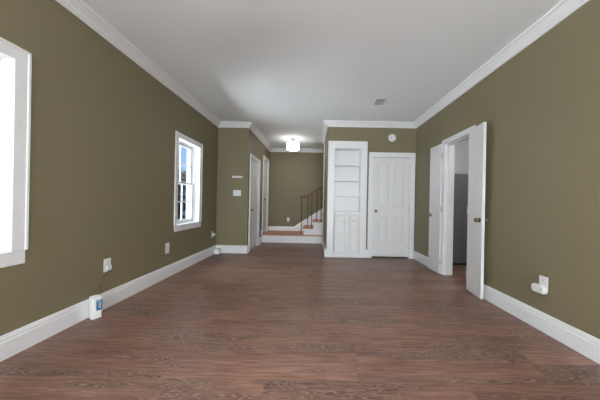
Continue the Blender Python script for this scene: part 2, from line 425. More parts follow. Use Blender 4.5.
# ---- casings
def casing_on_y(bm, x, sgn, y0, y1, ztop, w=0.085, z0=0.0, t=0.02):
    """casing on a wall plane x = const; sgn points into the room"""
    def slab(ya, yb, za, zb):
        xa, xb = sorted((x, x+sgn*t)); box(bm, xa, xb, ya, yb, za, zb, 0.003)
    slab(y0-w, y0, z0, ztop); slab(y1, y1+w, z0, ztop); slab(y0-w, y1+w, ztop, ztop+w)
    def band(ya, yb, za, zb):
        xa, xb = sorted((x, x+sgn*(t+0.008))); box(bm, xa, xb, ya, yb, za, zb, 0.003)
    b = 0.018
    band(y0-w-0.002, y0-w+b, z0, ztop+w); band(y1+w-b, y1+w+0.002, z0, ztop+w); band(y0-w-0.002, y1+w+0.002, ztop+w-b, ztop+w+0.002)
def casing_on_x(bm, y, sgn, x0, x1, ztop, wl, wr, wt, z0=0.0, t=0.02):
    def slab(xa, xb, za, zb, tt=t):
        ya, yb = sorted((y, y+sgn*tt)); box(bm, xa, xb, ya, yb, za, zb, 0.003)
    slab(x0-wl, x0, z0, ztop); slab(x1, x1+wr, z0, ztop); slab(x0-wl, x1+wr, ztop, ztop+wt)
    b = 0.018
    slab(x0-wl-0.001, x0-wl+b, z0, ztop+wt, t+0.008); slab(x1+wr-b, x1+wr+0.001, z0, ztop+wt, t+0.008); slab(x0-wl-0.001, x1+wr+0.001, ztop+wt-b, ztop+wt+0.001, t+0.008)

# ---- windows (double hung, two panes wide, two high in each sash); local frame: opening along local X, depth along local Y (outside = +Y)
def window(name, label, loc, rotz, w, z0, z1, cw=0.080):
    root = thing(name, label, 'window', loc, rotz, kind='structure')
    h = w/2
    bm = BM()
    # jamb lining
    for xa, xb, za, zb in ((-h-0.012, -h, z0, z1), (h, h+0.012, z0, z1), (-h-0.012, h+0.012, z1, z1+0.012), (-h-0.012, h+0.012, z0-0.012, z0)):
        box(bm, xa, xb, 0.0, 0.168, za, zb)
    # stops
    for xa, xb in ((-h, -h+0.012), (h-0.012, h)): box(bm, xa, xb, 0.085, 0.10, z0, z1)
    box(bm, -h, h, 0.085, 0.10, z1-0.012, z1)
    obj('window_frame', bm, TRIM, root)
    bm = BM()
    for s in (-1, 1):
        xa, xb = sorted((s*h, s*(h+cw))); box(bm, xa, xb, -0.012, 0, z0, z1, 0.003)
        xa, xb = sorted((s*(h+cw-0.018), s*(h+cw+0.001))); box(bm, xa, xb, -0.018, 0, z0, z1+cw, 0.003)
    box(bm, -h-cw, h+cw, -0.012, 0, z1, z1+cw, 0.003); box(bm, -h-cw, h+cw, -0.018, 0, z1+cw-0.018, z1+cw+0.001, 0.003)
    obj('casing', bm, TRIM, root)
    bm = BM(); box(bm, -h-cw+0.012, h+cw-0.012, -0.012, 0, z0-0.095, z0-0.001, 0.003)
    obj('apron', bm, TRIM, root)
    zm = (z0+z1)/2
    for lo, hi, ya in ((z0+0.002, zm+0.018, 0.103), (zm-0.018, z1-0.002, 0.136)):
        bm = BM(); st = 0.042; yb = ya+0.03; x1 = h-0.002
        bot = 0.062 if lo < zm-0.1 else 0.034; top = 0.034 if lo < zm-0.1 else 0.045
        box(bm, -x1, -x1+st, ya, yb, lo, hi, 0.003); box(bm, x1-st, x1, ya, yb, lo, hi, 0.003)
        box(bm, -x1+st, x1-st, ya, yb, lo, lo+bot, 0.003); box(bm, -x1+st, x1-st, ya, yb, hi-top, hi, 0.003)
        box(bm, -0.010, 0.010, ya+0.004, yb-0.004, lo+bot, hi-top)
        zc = (lo+bot+hi-top)/2; box(bm, -x1+st, x1-st, ya+0.005, yb-0.005, zc-0.010, zc+0.010)
        s = obj('sash', bm, TRIM, root)
        bm = BM(); box(bm, -x1+st, x1-st, ya+0.013, ya+0.017, lo+bot, hi-top)
        obj('glass_pane', bm, GLASS, s)
    return root
window('window_1', 'near white window cut off by the left edge of the picture', (XL, (W1[0]+W1[1])/2, 0), PI/2, W1[1]-W1[0], W1[2], W1[3], 0.092)
window('window_2', 'white window showing sky and trees on the left wall', (XL, (W2[0]+W2[1])/2, 0), PI/2, W2[1]-W2[0], W2[2], W2[3])
for i, (a, b, c, d) in enumerate(RW):  # rear windows are added, unseen, as openings for the fill light
    window('window_%d' % (3+i), ('left' if i == 0 else 'right') + ' white window added for fill light in the unseen near end wall', ((a+b)/2, YB, 0), PI, b-a, c, d)

# ---- doors
def door_slab(bm, w, h, t, cols, rows, dp=0.013, rf=0.0035, x0=0.0):
    """panel door: local X 0..w, local Y 0..t (front face at y=0), Z 0..h. cols: list of (xa,xb); rows: list of (za,zb) panel openings"""
    box(bm, x0+0.002, x0+w-0.002, dp, t-dp, 0.002, h-0.002)
    for ya, yb in ((0, dp+0.0005), (t-dp-0.0005, t)):
        # vertical members between panel columns, horizontal rails between rows
        xs = [0] + [v for c in cols for v in c] + [w]
        for i in range(0, len(xs), 2): box(bm, x0+xs[i], x0+xs[i+1], ya, yb, 0, h, 0.0015)
        zs = [0] + [v for r in rows for v in r] + [h]
        for ca, cb in cols:
            for i in range(0, len(zs), 2): box(bm, x0+ca, x0+cb, ya, yb, zs[i], zs[i+1], 0.0015)
    # raised fields
    for ca, cb in cols:
        for ra, rb in rows:
            for s in (0, 1):
                t2 = bmesh.new(); g0, g1 = 0.014, 0.034
                yb0 = dp+0.0002 if s == 0 else t-dp-0.0002; yt = rf if s == 0 else t-rf
                A = [t2.verts.new((x0+x, yb0, z)) for x, z in ((ca+g0, ra+g0), (cb-g0, ra+g0), (cb-g0, rb-g0), (ca+g0, rb-g0))]
                B = [t2.verts.new((x0+x, yt, z)) for x, z in ((ca+g1, ra+g1), (cb-g1, ra+g1), (cb-g1, rb-g1), (ca+g1, rb-g1))]
                t2.faces.new(B)
                for i in range(4): t2.faces.new((A[i], A[(i+1) % 4], B[(i+1) % 4], B[i]))
                bmesh.ops.recalc_face_normals(t2, faces=t2.faces[:])
                merge(bm, t2)
def knob_bm(bm, x, z, y, out, ln=0.062):
    """door knob on a face at local y, pointing along out (+1/-1 in Y)"""
    m = Matrix.Translation((x, y, z)) @ Matrix.Rotation(-PI/2*out, 4, 'X')
    k = ln/0.062
    lathe(bm, [(0, 0), (0.030, 0), (0.031, 0.004), (0.026, 0.008), (0.012, 0.011), (0.011, 0.026*k), (0.019, 0.031*k), (0.0265, 0.040*k), (0.0275, 0.048*k), (0.022, 0.058*k), (0.010, 0.062*k), (0, 0.062*k)], 20, m)
def hinge_bm(bm, x, y, z, r=0.008):
    tube(bm, [(x, y, z-0.045), (x, y, z+0.045)], r, 10)
    lathe(bm, [(0, 0.045), (r*0.9, 0.045), (r*0.6, 0.053), (0, 0.056)], 10, Matrix.Translation((x, y, z)))

def hung_door(name, label, loc, rotz, w, h, knob_x, knob_z, hinge_x, cols, rows, knob_sides=(-1,), t=0.036, hy=-0.004, ln=0.062, hz=None, dp=0.013):
    root = thing(name, label, 'door', loc, rotz, kind='structure')
    bm = BM(); door_slab(bm, w, h, t, cols, rows, dp); obj('leaf', bm, DOORW, root)
    for s in knob_sides:
        bm = BM(); knob_bm(bm, knob_x, knob_z, 0 if s < 0 else t, s, ln); obj('door_knob', bm, BRONZE, root)
    for z in (hz or (0.20, h/2, h-0.20)):
        bm = BM(); hinge_bm(bm, hinge_x, hy, z); obj('hinge', bm, NICKEL, root)
    return root

# closet door with its casing
bm = BM(); casing_on_x(bm, YC, -1, CD[0], CD[1], CD[2], 0.088, 0.098, 0.092)
box(bm, CD[0]-0.001, CD[0]+0.004, YC, YC+0.12, 0, CD[2]); box(bm, CD[1]-0.004, CD[1]+0.001, YC, YC+0.12, 0, CD[2]); box(bm, CD[0], CD[1], YC, YC+0.12, CD[2]-0.004, CD[2]+0.001)
struct('trim_3', bm, TRIM, 'white casing around the closed closet door', 'door casing')
w = CD[1]-CD[0]-0.012
hung_door('door_1', 'closed white four-panel closet door beside the bookcase', (CD[0]+0.006, YC+0.012, 0.028), 0, w, CD[2]-0.036, 0.068, 0.917, w+0.004,
          [(0.112, 0.325), (0.425, w-0.105)], [(0.235, 0.815), (0.99, 1.925)], hz=(0.21, 1.0, 1.84), hy=-0.006)

# hall doors (closed, in the hall's left wall)
for nm, D, z0, lab in (('door_2', D1, 0.0, 'first white hall door right of the switch plate'), ('door_3', D2, LZ, 'narrow white door opening onto the wooden landing')):
    n = 4 if nm == 'door_2' else 5
    bm = BM(); casing_on_y(bm, XH, 1, D[0], D[1], z0+D[2], 0.082, z0)
    for ya, yb in ((D[0]-0.001, D[0]+0.004), (D[1]-0.004, D[1]+0.001)): box(bm, XH-T, XH, ya, yb, z0, z0+D[2])
    box(bm, XH-T, XH, D[0], D[1], z0+D[2]-0.004, z0+D[2]+0.001)
    struct('trim_%d' % n, bm, TRIM, 'white casing around the %s' % ('first hall door' if n == 4 else 'door on the landing'), 'door casing')
    w = D[1]-D[0]-0.012
    hung_door(nm, lab, (XH-0.010, D[0]+0.006, z0+0.008), PI/2, w, D[2]-0.016, 0.065, 0.90 if n == 4 else 0.935, w+0.004,
              [(0.11, w/2-0.05), (w/2+0.05, w-0.11)], [(0.235, 0.815), (0.99, 1.92)], hy=-0.006, dp=0.004)

# double doorway on the right: casing, lining and two folded-back leaves
bm = BM(); casing_on_y(bm, XR, -1, FD[0], FD[1], FD[2], 0.055, t=0.014)
x1 = XR+T+0.015
for ya, yb in ((FD[0]-0.001, FD[0]+0.014), (FD[1]-0.014, FD[1]+0.001)):
    box(bm, XR-0.004, x1, ya, yb, 0, FD[2])
box(bm, XR-0.004, x1, FD[0], FD[1], FD[2]-0.014, FD[2]+0.001)
for ya, yb in ((FD[0]+0.013, FD[0]+0.026), (FD[1]-0.026, FD[1]-0.013)): box(bm, XR+0.05, XR+0.085, ya, yb, 0, FD[2]-0.013)
box(bm, XR+0.05, XR+0.085, FD[0]+0.02, FD[1]-0.02, FD[2]-0.026, FD[2]-0.013)
casing_on_y(bm, XR+T, 1, FD[0], FD[1], FD[2], 0.062)
struct('trim_6', bm, TRIM, 'white casing around the open double doorway on the right wall', 'door casing')
lw, lh = 0.326, 2.045
cols, rows = [(0.085, lw-0.085)], [(0.235, 0.815), (0.99, 1.92)]
# local X runs from the hinge to the free edge; local Y=0 face looks into the room
def french(name, label, hinge, free, mirror):
    d = Vector((free[0]-hinge[0], free[1]-hinge[1])); ang = math.atan2(d.y, d.x)
    root = thing(name, label, 'door', (hinge[0], hinge[1], 0.014), ang, kind='structure')
    t = 0.032
    bm = BM(); box(bm, 0, lw, 0, t, 0, lh, 0.002)
    if mirror: bmesh.ops.transform(bm, matrix=Matrix.Translation((0, -t, 0)), verts=bm.verts[:])
    obj('leaf', bm, DOORW, root)
    front, back = (0, -t) if mirror else (0, t)
    s = 1 if mirror else -1
    bm = BM(); knob_bm(bm, lw-0.048, 0.912, 0, s, 0.058); obj('door_knob', bm, BRONZE, root)
    bm = BM(); knob_bm(bm, lw-0.048, 0.912, back, -s, 0.026 if mirror else 0.046); obj('door_knob', bm, BRONZE, root)
    for z in (0.20, 1.02, 1.86):
        bm = BM(); hinge_bm(bm, -0.006, back*0.5, z); box(bm, -0.004, 0.0, -0.006 + min(back, 0)*0.9, max(back, 0)*0.9, z-0.045, z+0.045); obj('hinge', bm, NICKEL, root)
    return root
# near leaf: hinged at y = 3.02, free edge towards the camera, standing a little off the wall
french('door_4', 'near white leaf of the double doorway with bronze knobs on both sides', (1.970, FD[0]-0.004), (1.926, FD[0]-0.330), False)
french('door_5', 'far white leaf of the double doorway folded back towards the closet', (1.966, FD[1]+0.004), (1.956, FD[1]+0.329), True)

# ------------------------------------------------------------------ built-in bookcase
bk = thing('built_in_bookcase', 'tall white built-in bookcase with shelves above two cupboard doors', 'bookcase', (BK[0], YC, 0))
bw = BK[1]-BK[0]; ox = BK[0]
def L0(x): return x-ox
bm = BM()
box(bm, L0(0.250), L0(0.385), -0.022, 0, 0, 2.20, 0.003); box(bm, L0(0.915), L0(1.042), -0.022, 0, 0, 2.20, 0.003)
box(bm, L0(0.250), L0(1.042), -0.022, 0, 2.20, 2.35, 0.003)
box(bm, L0(0.250), L0(0.270), -0.030, 0, 0, 2.35, 0.003); box(bm, L0(1.022), L0(1.042), -0.030, 0, 0, 2.35, 0.003); box(bm, L0(0.250), L0(1.042), -0.030, 0, 2.33, 2.352, 0.003)
box(bm, L0(0.385), L0(0.915), -0.022, 0, 0, 0.105, 0.002); box(bm, L0(0.385), L0(0.915), -0.020, 0, 0.865, 0.905, 0.002)
box(bm, L0(0.636), L0(0.686), -0.020, 0, 0.10, 0.87, 0.002)
obj('face_frame', bm, TRIM, bk)
bm = BM()
box(bm, L0(0.372), L0(0.385), 0, 0.17, 0.05, 2.215); box(bm, L0(0.915), L0(0.928), 0, 0.17, 0.05, 2.215); box(bm, L0(0.372), L0(0.928), 0, 0.21, 2.20, 2.215)
obj('side_panel', bm, TRIM, bk)
bm = BM(); box(bm, L0(0.372), L0(0.928), 0.16, 0.175, 0.05, 2.215); obj('back_panel', bm, TRIM, bk)
bm = BM(); box(bm, L0(0.385), L0(0.915), -0.030, 0.16, 0.902, 0.928, 0.003); obj('countertop', bm, TRIM, bk)
for z in (1.243, 1.557, 1.872):
    bm = BM(); box(bm, L0(0.3855), L0(0.9145), 0.012, 0.16, z-0.009, z+0.009, 0.002); obj('shelf', bm, TRIM, bk)
for xa, xb, kx in ((0.399, 0.634, 0.595), (0.688, 0.905, 0.790)):
    r = bpy.data.objects
    bm = BM(); wv = xb-xa
    box(bm, L0(xa)+0.002, L0(xb)-0.002, -0.030, -0.023, 0.108, 0.858)
    for a0, a1, z0, z1 in ((xa, xa+0.040, 0.106, 0.860), (xb-0.040, xb, 0.106, 0.860), (xa+0.04, xb-0.04, 0.106, 0.150), (xa+0.04, xb-0.04, 0.816, 0.860)):
        box(bm, L0(a0), L0(a1), -0.048, -0.0225, z0, z1, 0.002)
    d = obj('cupboard_door', bm, DOORW, bk)
    bm = BM(); lathe(bm, [(0, 0), (0.007, 0), (0.007, 0.012), (0.016, 0.018), (0.018, 0.025), (0.012, 0.031), (0, 0.032)], 16, Matrix.Translation((L0(kx), -0.0475 if False else -0.0295, 0.742)) @ Matrix.Rotation(PI/2, 4, 'X'))
    obj('knob', bm, NICKEL, d)

# ------------------------------------------------------------------ staircase
st = thing('staircase', 'orange wood staircase with white risers behind the closet wall', 'stairs', (0, YS, 0))
def SY(y): return y-YS
X1 = -0.29; RUN = 0.26; RISE = 0.184; NS = 8
bm = BM(); box(bm, XH+0.002, 2.498, SY(YS-0.03), SY(YS+0.07), LZ-0.028, LZ, 0.006); box(bm, XH+0.002, 2.498, SY(YS+0.07), SY(YF)-0.002, LZ-0.028, LZ); obj('landing', bm, OAK, st)
bm = BM(); box(bm, XH+0.002, 2.498, 0.0, 0.02, 0.001, LZ-0.028); obj('landing_riser', bm, TRIM, st)
y0, y1 = SY(YS+0.07), SY(YF)
for i in range(NS):
    x = X1 + i*RUN; z = LZ + (i+1)*RISE
    bm = BM(); box(bm, x, x+0.018, y0, y1-0.018, z-RISE, z-0.028); obj('riser', bm, TRIM, st)
    bm = BM(); box(bm, x-0.028, x+RUN, y0-0.028, y1-0.018, z-0.028, z, 0.006); obj('tread', bm, OAK, st)
poly = [(X1+0.002, LZ)]
for i in range(NS):
    x = X1 + i*RUN; z = LZ + (i+1)*RISE
    poly += [(x+0.002, z-0.028), (x+RUN+0.002, z-0.028)]
poly += [(X1+NS*RUN+0.002, LZ)]
bm = BM(); prism(bm, poly, 'y', y0-0.004, y0+0.016); obj('side_panel', bm, TRIM, st)
sl = RISE/RUN
bm = BM()
xe = X1+NS*RUN
prism(bm, [(-0.665, LZ+0.001), (-0.665, LZ+0.128), (-0.64, LZ+0.128), (xe, LZ+0.128+0.66*(xe+0.64)), (xe, LZ+sl*(xe-X1)-0.1), (X1+0.05, LZ+0.001)], 'y', y1-0.018, y1-0.002)
obj('wall_skirt', bm, TRIM, st)

rl = thing('stair_railing', 'red-brown wooden handrail on dark iron balusters beside the stairs', 'stair railing', (-0.364, YS+0.10, LZ))
RX, RYY = -0.364, YS+0.10
bxs = [-0.364, -0.190, -0.085, 0.055, 0.170, 0.30, 0.43, 0.56, 0.69, 0.82, 0.95]
def rail_z(x): return 1.225 + max(0.0, (x+0.245))*0.68
def tread_z(x):
    i = math.floor((x-(X1-0.028))/RUN)
    return LZ + max(0, i+1)*RISE
bm = BM()
sec = [(-0.026, 0.0), (-0.030, 0.014), (-0.026, 0.032), (-0.014, 0.042), (0.014, 0.042), (0.026, 0.032), (0.030, 0.014), (0.026, 0.0)]
pts = [(-0.405, 1.225), (-0.29, 1.225), (-0.245, 1.23), (-0.20, rail_z(-0.20)), (1.05, rail_z(1.05))]
rings = [[bm.verts.new((x-RX, a, z-LZ+b)) for a, b in sec] for x, z in pts]
for ra, rb in zip(rings, rings[1:]):
    for k in range(8): bm.faces.new((ra[k], rb[k], rb[(k+1) % 8], ra[(k+1) % 8]))
bm.faces.new(rings[0]); bm.faces.new(rings[-1]); bmesh.ops.recalc_face_normals(bm, faces=bm.faces[:])
lathe(bm, [(0, 0), (0.036, 0.0), (0.042, 0.014), (0.036, 0.034), (0.018, 0.044), (0, 0.044)], 20, Matrix.Translation((-0.405-RX, 0, 1.225-LZ)))
obj('handrail', bm, MAHOG, rl)
for i, x in enumerate(bxs):
    zb, zt = tread_z(x)-LZ+0.0008, rail_z(x)-LZ+0.004
    h = zt-zb; prof = [(0, 0), (0.018, 0), (0.018, 0.012), (0.0105, 0.026)]
    for f in ((0.30, 0.62) if i % 2 else (0.46,)):
        prof += [(0.0105, h*f-0.035), (0.020, h*f-0.012), (0.020, h*f+0.012), (0.0105, h*f+0.035)]
    prof += [(0.0105, h), (0, h)]
    bm = BM(); lathe(bm, prof, 12, Matrix.Translation((x-RX, 0, zb))); obj('baluster', bm, IRON, rl)

# ------------------------------------------------------------------ ceiling lamps
SHADE1 = mat('lit_lamp_shade', (0.9, 0.9, 0.88), 0.6, emit=(1, 0.985, 0.96), estr=HALL_LAMP)
BOTTOM1 = mat('lit_lamp_diffuser', (0.9, 0.9, 0.88), 0.6, emit=(1, 0.985, 0.96), estr=HALL_LAMP*2.4)
LINING = mat('dim_shade_lining', (0.9, 0.9, 0.88), 0.6, emit=(1, 0.985, 0.96), estr=1.0)
SHADE2 = mat('fill_lamp_shade_rear', (0.9, 0.9, 0.88), 0.6, emit=(1, 0.985, 0.96), estr=ROOM_FILL)
def ceiling_lamp(loc, label, sm, r=0.172, dm=None):
    root = thing('ceiling_lamp', label, 'ceiling lamp', loc, 0)
    bm = BM(); lathe(bm, [(0, 0), (0.062, 0), (0.062, -0.012), (0.050, -0.024), (0, -0.026)], 24); obj('canopy', bm, CANOPY, root)
    bm = BM(); tube(bm, [(0, 0, -0.02), (0, 0, -0.13)], 0.009, 10)
    for k in range(3):
        a = 2*PI*k/3; tube(bm, [(0, 0, -0.125), ((r-0.004)*math.cos(a), (r-0.004)*math.sin(a), -0.125)], 0.004, 8)
    obj('stem', bm, NICKEL, root)
    bm = BM(); lathe(bm, [(r, -0.122), (r, -0.270), (r-0.003, -0.270), (r-0.003, -0.122), (r, -0.122)], 48); sh = obj('lamp_shade', bm, sm, root)
    bm = BM(); lathe(bm, [(r-0.004, -0.123), (r-0.004, -0.264)], 48); obj('shade_lining', bm, LINING, sh)
    bm = BM(); lathe(bm, [(r-0.005, -0.268), (r-0.005, -0.274), (0, -0.280)], 48); obj('diffuser', bm, dm or sm, root)
    bm = BM(); lathe(bm, [(0, -0.267), (r-0.006, -0.267)], 48); obj('diffuser_lining', bm, LINING, root)
    return root
ceiling_lamp((-0.60, 6.10, HC), 'lit white drum ceiling lamp in the hall', SHADE1, 0.162, BOTTOM1)
def pendant(loc, drop, label, sm, r=0.26):
    root = thing('fill_pendant', label, 'pendant lamp', loc)
    bm = BM(); lathe(bm, [(0, 0), (0.062, 0), (0.062, -0.012), (0.050, -0.024), (0, -0.026)], 24); obj('canopy', bm, CANOPY, root)
    bm = BM(); tube(bm, [(0, 0, -0.02), (0, 0, -drop-0.02)], 0.007, 10)
    for k in range(3):
        a = 2*PI*k/3; tube(bm, [(0, 0, -drop-0.015), ((r-0.004)*math.cos(a), (r-0.004)*math.sin(a), -drop-0.015)], 0.004, 8)
    obj('stem', bm, NICKEL, root)
    bm = BM(); lathe(bm, [(r, -drop), (r, -drop-0.24), (r-0.004, -drop-0.24), (r-0.004, -drop), (r, -drop)], 48); obj('lamp_shade', bm, sm, root)
    bm = BM(); lathe(bm, [(0, -drop-0.228), (r-0.005, -drop-0.228), (r-0.005, -drop-0.236), (0, -drop-0.236)], 48); obj('diffuser', bm, sm, root)
    return root
pendant((0.0, -0.40, HC), 0.62, 'added white drum pendant lamp giving fill light from behind the camera', SHADE2)  # added lamp, out of view, brightens walls, floor and ceiling
SHADE3 = mat('added_side_room_shade', (0.9, 0.9, 0.88), 0.6, emit=(1, 0.98, 0.95), estr=20.0)
ceiling_lamp((3.0, 3.3, HC), 'added white drum ceiling lamp, out of view, lighting the small room beyond the doorway', SHADE3)  # added lamp, hidden from view, lights the side room

# ------------------------------------------------------------------ ceiling vent
vt = thing('ceiling_vent', 'slatted white air vent in the ceiling', 'vent', (1.01, 3.785, HC))
bm = BM(); fx, fy = 0.085, 0.135
for xa, xb, ya, yb in ((-fx, -fx+0.018, -fy, fy), (fx-0.018, fx, -fy, fy), (-fx+0.018, fx-0.018, -fy, -fy+0.018), (-fx+0.018, fx-0.018, fy-0.018, fy)): box(bm, xa, xb, ya, yb, -0.010, 0, 0.002)
obj('vent_frame', bm, VENTM, vt)
bm = BM(); box(bm, -fx+0.01, fx-0.01, -fy+0.01, fy-0.01, -0.002, 0.0); obj('backing', bm, VENTD, vt)
for k in range(4):
    x = -0.050 + k*0.0333
    bm = BM(); prism(bm, [(x-0.008, -0.011), (x-0.005, -0.012), (x+0.004, -0.004), (x+0.001, -0.003)], 'y', -fy+0.016, fy-0.016); obj('slat', bm, VENTM, vt)

# ------------------------------------------------------------------ smoke detector on the closet wall
sd = thing('smoke_detector', 'round white smoke detector above the closet door', 'smoke detector', (1.54, YC, 2.437))
ry = Matrix.Rotation(PI/2, 4, 'X')
bm = BM(); lathe(bm, [(0, 0), (0.078, 0), (0.078, 0.010), (0.074, 0.014), (0, 0.014)], 40, ry); obj('base_plate', bm, PLAST, sd)
bm = BM(); lathe(bm, [(0.070, 0.012), (0.070, 0.026), (0.062, 0.036), (0.035, 0.041), (0.034, 0.039), (0.0, 0.040)], 40, ry); obj('cover', bm, PLAST, sd)
bm = BM(); lathe(bm, [(0, 0.039), (0.010, 0.039), (0.009, 0.044), (0, 0.045)], 16, ry); obj('test_button', bm, PLAST, sd)

# ------------------------------------------------------------------ wall plates; local frame: wall plane y=0, room = -Y, X along the wall
def plate(name, label, cat, loc, rotz, w, h, kind, group=None):
    root = thing(name, label, cat, loc, rotz, group)
    bm = BM(); box(bm, -w/2, w/2, -0.006, 0, -h/2, h/2, 0.002, 2); obj('plate', bm, PLAST, root)
    if kind == 'outlet':
        for s in (-1, 1):
            bm = BM(); box(bm, -0.017, 0.017, -0.009, -0.005, s*0.024-0.015, s*0.024+0.015, 0.002); r = obj('receptacle', bm, PLAST, root)
            bm = BM()
            for xx in (-0.006, 0.006): box(bm, xx-0.0012, xx+0.0012, -0.0095, -0.0085, s*0.024-0.002, s*0.024+0.008)
            lathe(bm, [(0, 0), (0.0025, 0), (0.0025, 0.0008), (0, 0.0008)], 10, Matrix.Translation((0, -0.009, s*0.024-0.008)) @ ry)
            obj('slot', bm, SLOT, r)
        bm = BM(); lathe(bm, [(0, 0), (0.003, 0), (0.002, 0.001), (0, 0.001)], 10, Matrix.Translation((0, -0.006, 0)) @ ry); obj('screw', bm, NICKEL, root)
    elif kind == 'switch':
        n = max(1, round(w/0.05)-1)
        for k in range(n):
            x = (k-(n-1)/2)*0.046
            bm = BM(); prism(bm, [(-0.011, -0.033), (-0.006, -0.033), (-0.005, 0.033), (-0.008, 0.033)], 'x', x-0.016, x+0.016); obj('rocker', bm, PLAST, root)
    elif kind == 'blank':
        for s in (-1, 1):
            bm = BM(); lathe(bm, [(0, 0), (0.003, 0), (0.002, 0.001), (0, 0.001)], 10, Matrix.Translation((0, -0.006, s*0.04)) @ ry); obj('screw', bm, NICKEL, root)
    return root
OW, OH = 0.078, 0.130
plate('switch_plate', 'white switch plate on the alcove wall below the slim bar', 'light switch', (-1.645, YJ, 1.267), 0, 0.165, 0.122, 'switch')
tb = thing('wall_bar', 'slim white horizontal bar mounted above the switch plate', 'wall fixture', (-1.643, YJ, 1.606))
bm = BM(); box(bm, -0.108, 0.108, -0.022, 0, -0.020, 0.020, 0.006, 2); obj('cover', bm, PLAST, tb)
bm = BM(); box(bm, -0.094, 0.094, -0.0235, -0.0215, -0.0015, 0.0015); obj('seam', bm, SLOT, tb)
RZ = PI/2
plate('wall_plate', 'white plate on the left wall just below the far window', 'wall plate', (XL, 3.31, 0.413), RZ, 0.085, 0.145, 'blank')
plate('power_outlet', 'white outlet on the left wall near the alcove corner with an adapter', 'power outlet', (XL, 4.755, 0.413), RZ, OW, OH, 'outlet')
plate('power_outlet', 'white outlet above the small blue-labelled canister on the left wall', 'power outlet', (XL, 2.352, 0.428), RZ, OW, OH, 'outlet')
plate('power_outlet', 'white outlet on the right wall behind the rounded plug-in device', 'power outlet', (XR, 2.066, 0.418), -RZ, OW, OH, 'outlet')
plate('power_outlet', 'white outlet on the far wall above the landing', 'power outlet', (-0.815, YF, 0.565), 0, OW, 0.12, 'outlet')

def adapter(name, label, loc, rotz, w, h, d, cat):
    root = thing(name, label, cat, loc, rotz)
    bm = BM(); box(bm, -w/2, w/2, -d, 0, -h/2, h/2, min(w, h, d)*0.22, 3); obj('housing', bm, PLAST, root)
    bm = BM(); box(bm, -w*0.28, w*0.28, -d-0.001, -d+0.002, -h*0.28, h*0.28, 0.0008); obj('face_plate', bm, SLOT if False else PLAST, root)
    bm = BM()
    for xx in (-0.006, 0.006): box(bm, xx-0.001, xx+0.001, 0, 0.003, -0.006, 0.006)
    obj('prong', bm, NICKEL, root)
    return root
adapter('power_adapter', 'small white cube adapter plugged into the outlet near the alcove corner', (XL+0.010, 4.775, 0.405), RZ, 0.050, 0.060, 0.040, 'power adapter')
pa = adapter('power_adapter', 'small white cube adapter with thin brown cord plugged into the outlet above the canister', (XL+0.010, 2.347, 0.404), RZ, 0.050, 0.046, 0.026, 'power adapter')

# rounded plug-in device on the right outlet
pd = thing('plug_in_device', 'rounded white plug-in device covering the lower half of the right outlet', 'plug-in device', (XR-0.011, 2.083, 0.368), -RZ)
bm = BM(); t2 = BM(); box(t2, -0.062, 0.062, -0.034, 0, -0.037, 0.037)
bmesh.ops.bevel(t2, geom=[e for e in t2.edges if abs(e.verts[0].co.y-e.verts[1].co.y) > 0.02], offset=0.030, segments=5, affect='EDGES', profile=0.5)
bmesh.ops.bevel(t2, geom=[e for e in t2.edges if e.verts[0].co.y < -0.033 and e.verts[1].co.y < -0.033], offset=0.012, segments=3, affect='EDGES', profile=0.5)
merge(bm, t2)
for f in bm.faces: f.smooth = False
obj('housing', bm, PLAST, pd)
bm = BM(); box(bm, 0.030, 0.033, -0.0345, -0.030, -0.020, 0.020); obj('seam', bm, SLOT, pd)

# canister with the blue label on the floor at the left baseboard
cn = thing('canister', 'white rounded canister with blue label on the floor against the left baseboard', 'canister', (-1.992, 2.155, 0.0), math.radians(62))
t2 = BM(); box(t2, -0.036, 0.036, -0.034, 0.044, 0, 0.194)
bmesh.ops.bevel(t2, geom=[e for e in t2.edges if abs(e.verts[0].co.z-e.verts[1].co.z) > 0.1], offset=0.013, segments=4, affect='EDGES', profile=0.5)
bmesh.ops.bevel(t2, geom=[e for e in t2.edges if e.verts[0].co.z > 0.193 and e.verts[1].co.z > 0.193], offset=0.006, segments=2, affect='EDGES', profile=0.5)
obj('body', t2, PLAST, cn)
bm = BM(); lathe(bm, [(0, 0.194), (0.024, 0.194), (0.024, 0.199), (0.021, 0.202), (0, 0.202)], 24); obj('cap', bm, PLAST, cn)
bm = BM(); box(bm, -0.008, 0.035, -0.0352, -0.0338, 0.070, 0.168, 0.0004); lb = obj('label', bm, BLUE, cn)
bm = BM(); box(bm, -0.002, 0.026, -0.0360, -0.0350, 0.154, 0.159); obj('label_print', bm, LABELW, lb)
bm = BM()
for xa, xb, za, zb in ((0.008, 0.014, 0.090, 0.143), (0.019, 0.025, 0.090, 0.143), (0.014, 0.019, 0.136, 0.143), (0.014, 0.019, 0.090, 0.097), (0.014, 0.019, 0.113, 0.120)): box(bm, xa, xb, -0.0360, -0.0350, za, zb)
obj('label_picture', bm, LABELP, lb)

# cord from the adapter to the floor
bm = BM()
P = [(XL+0.035, 2.345, 0.384), (XL+0.020, 2.325, 0.36), (XL+0.008, 2.29, 0.31), (XL+0.006, 2.268, 0.27), (XL+0.010, 2.262, 0.24), (XL+0.022, 2.268, 0.20), (XL+0.026, 2.262, 0.14), (XL+0.030, 2.245, 0.06), (XL+0.034, 2.225, 0.006), (XL+0.040, 2.19, 0.005)]
tube(bm, P, 0.0028, 6)
inv = (Matrix.Translation(pa.location) @ Matrix.Rotation(RZ, 4, 'Z')).inverted()
bm.transform(inv); co = obj('cord', bm, CORDM, pa, 'thin brown cord hanging down behind the canister')
bm = BM(); tube(bm, [(XL+0.009, 2.262, 0.285), (XL+0.010, 2.258, 0.27), (XL+0.012, 2.268, 0.25), (XL+0.010, 2.252, 0.232)], [0.004, 0.008, 0.008, 0.003], 8); bm.transform(inv); obj('cord_knot', bm, CORDM, co)

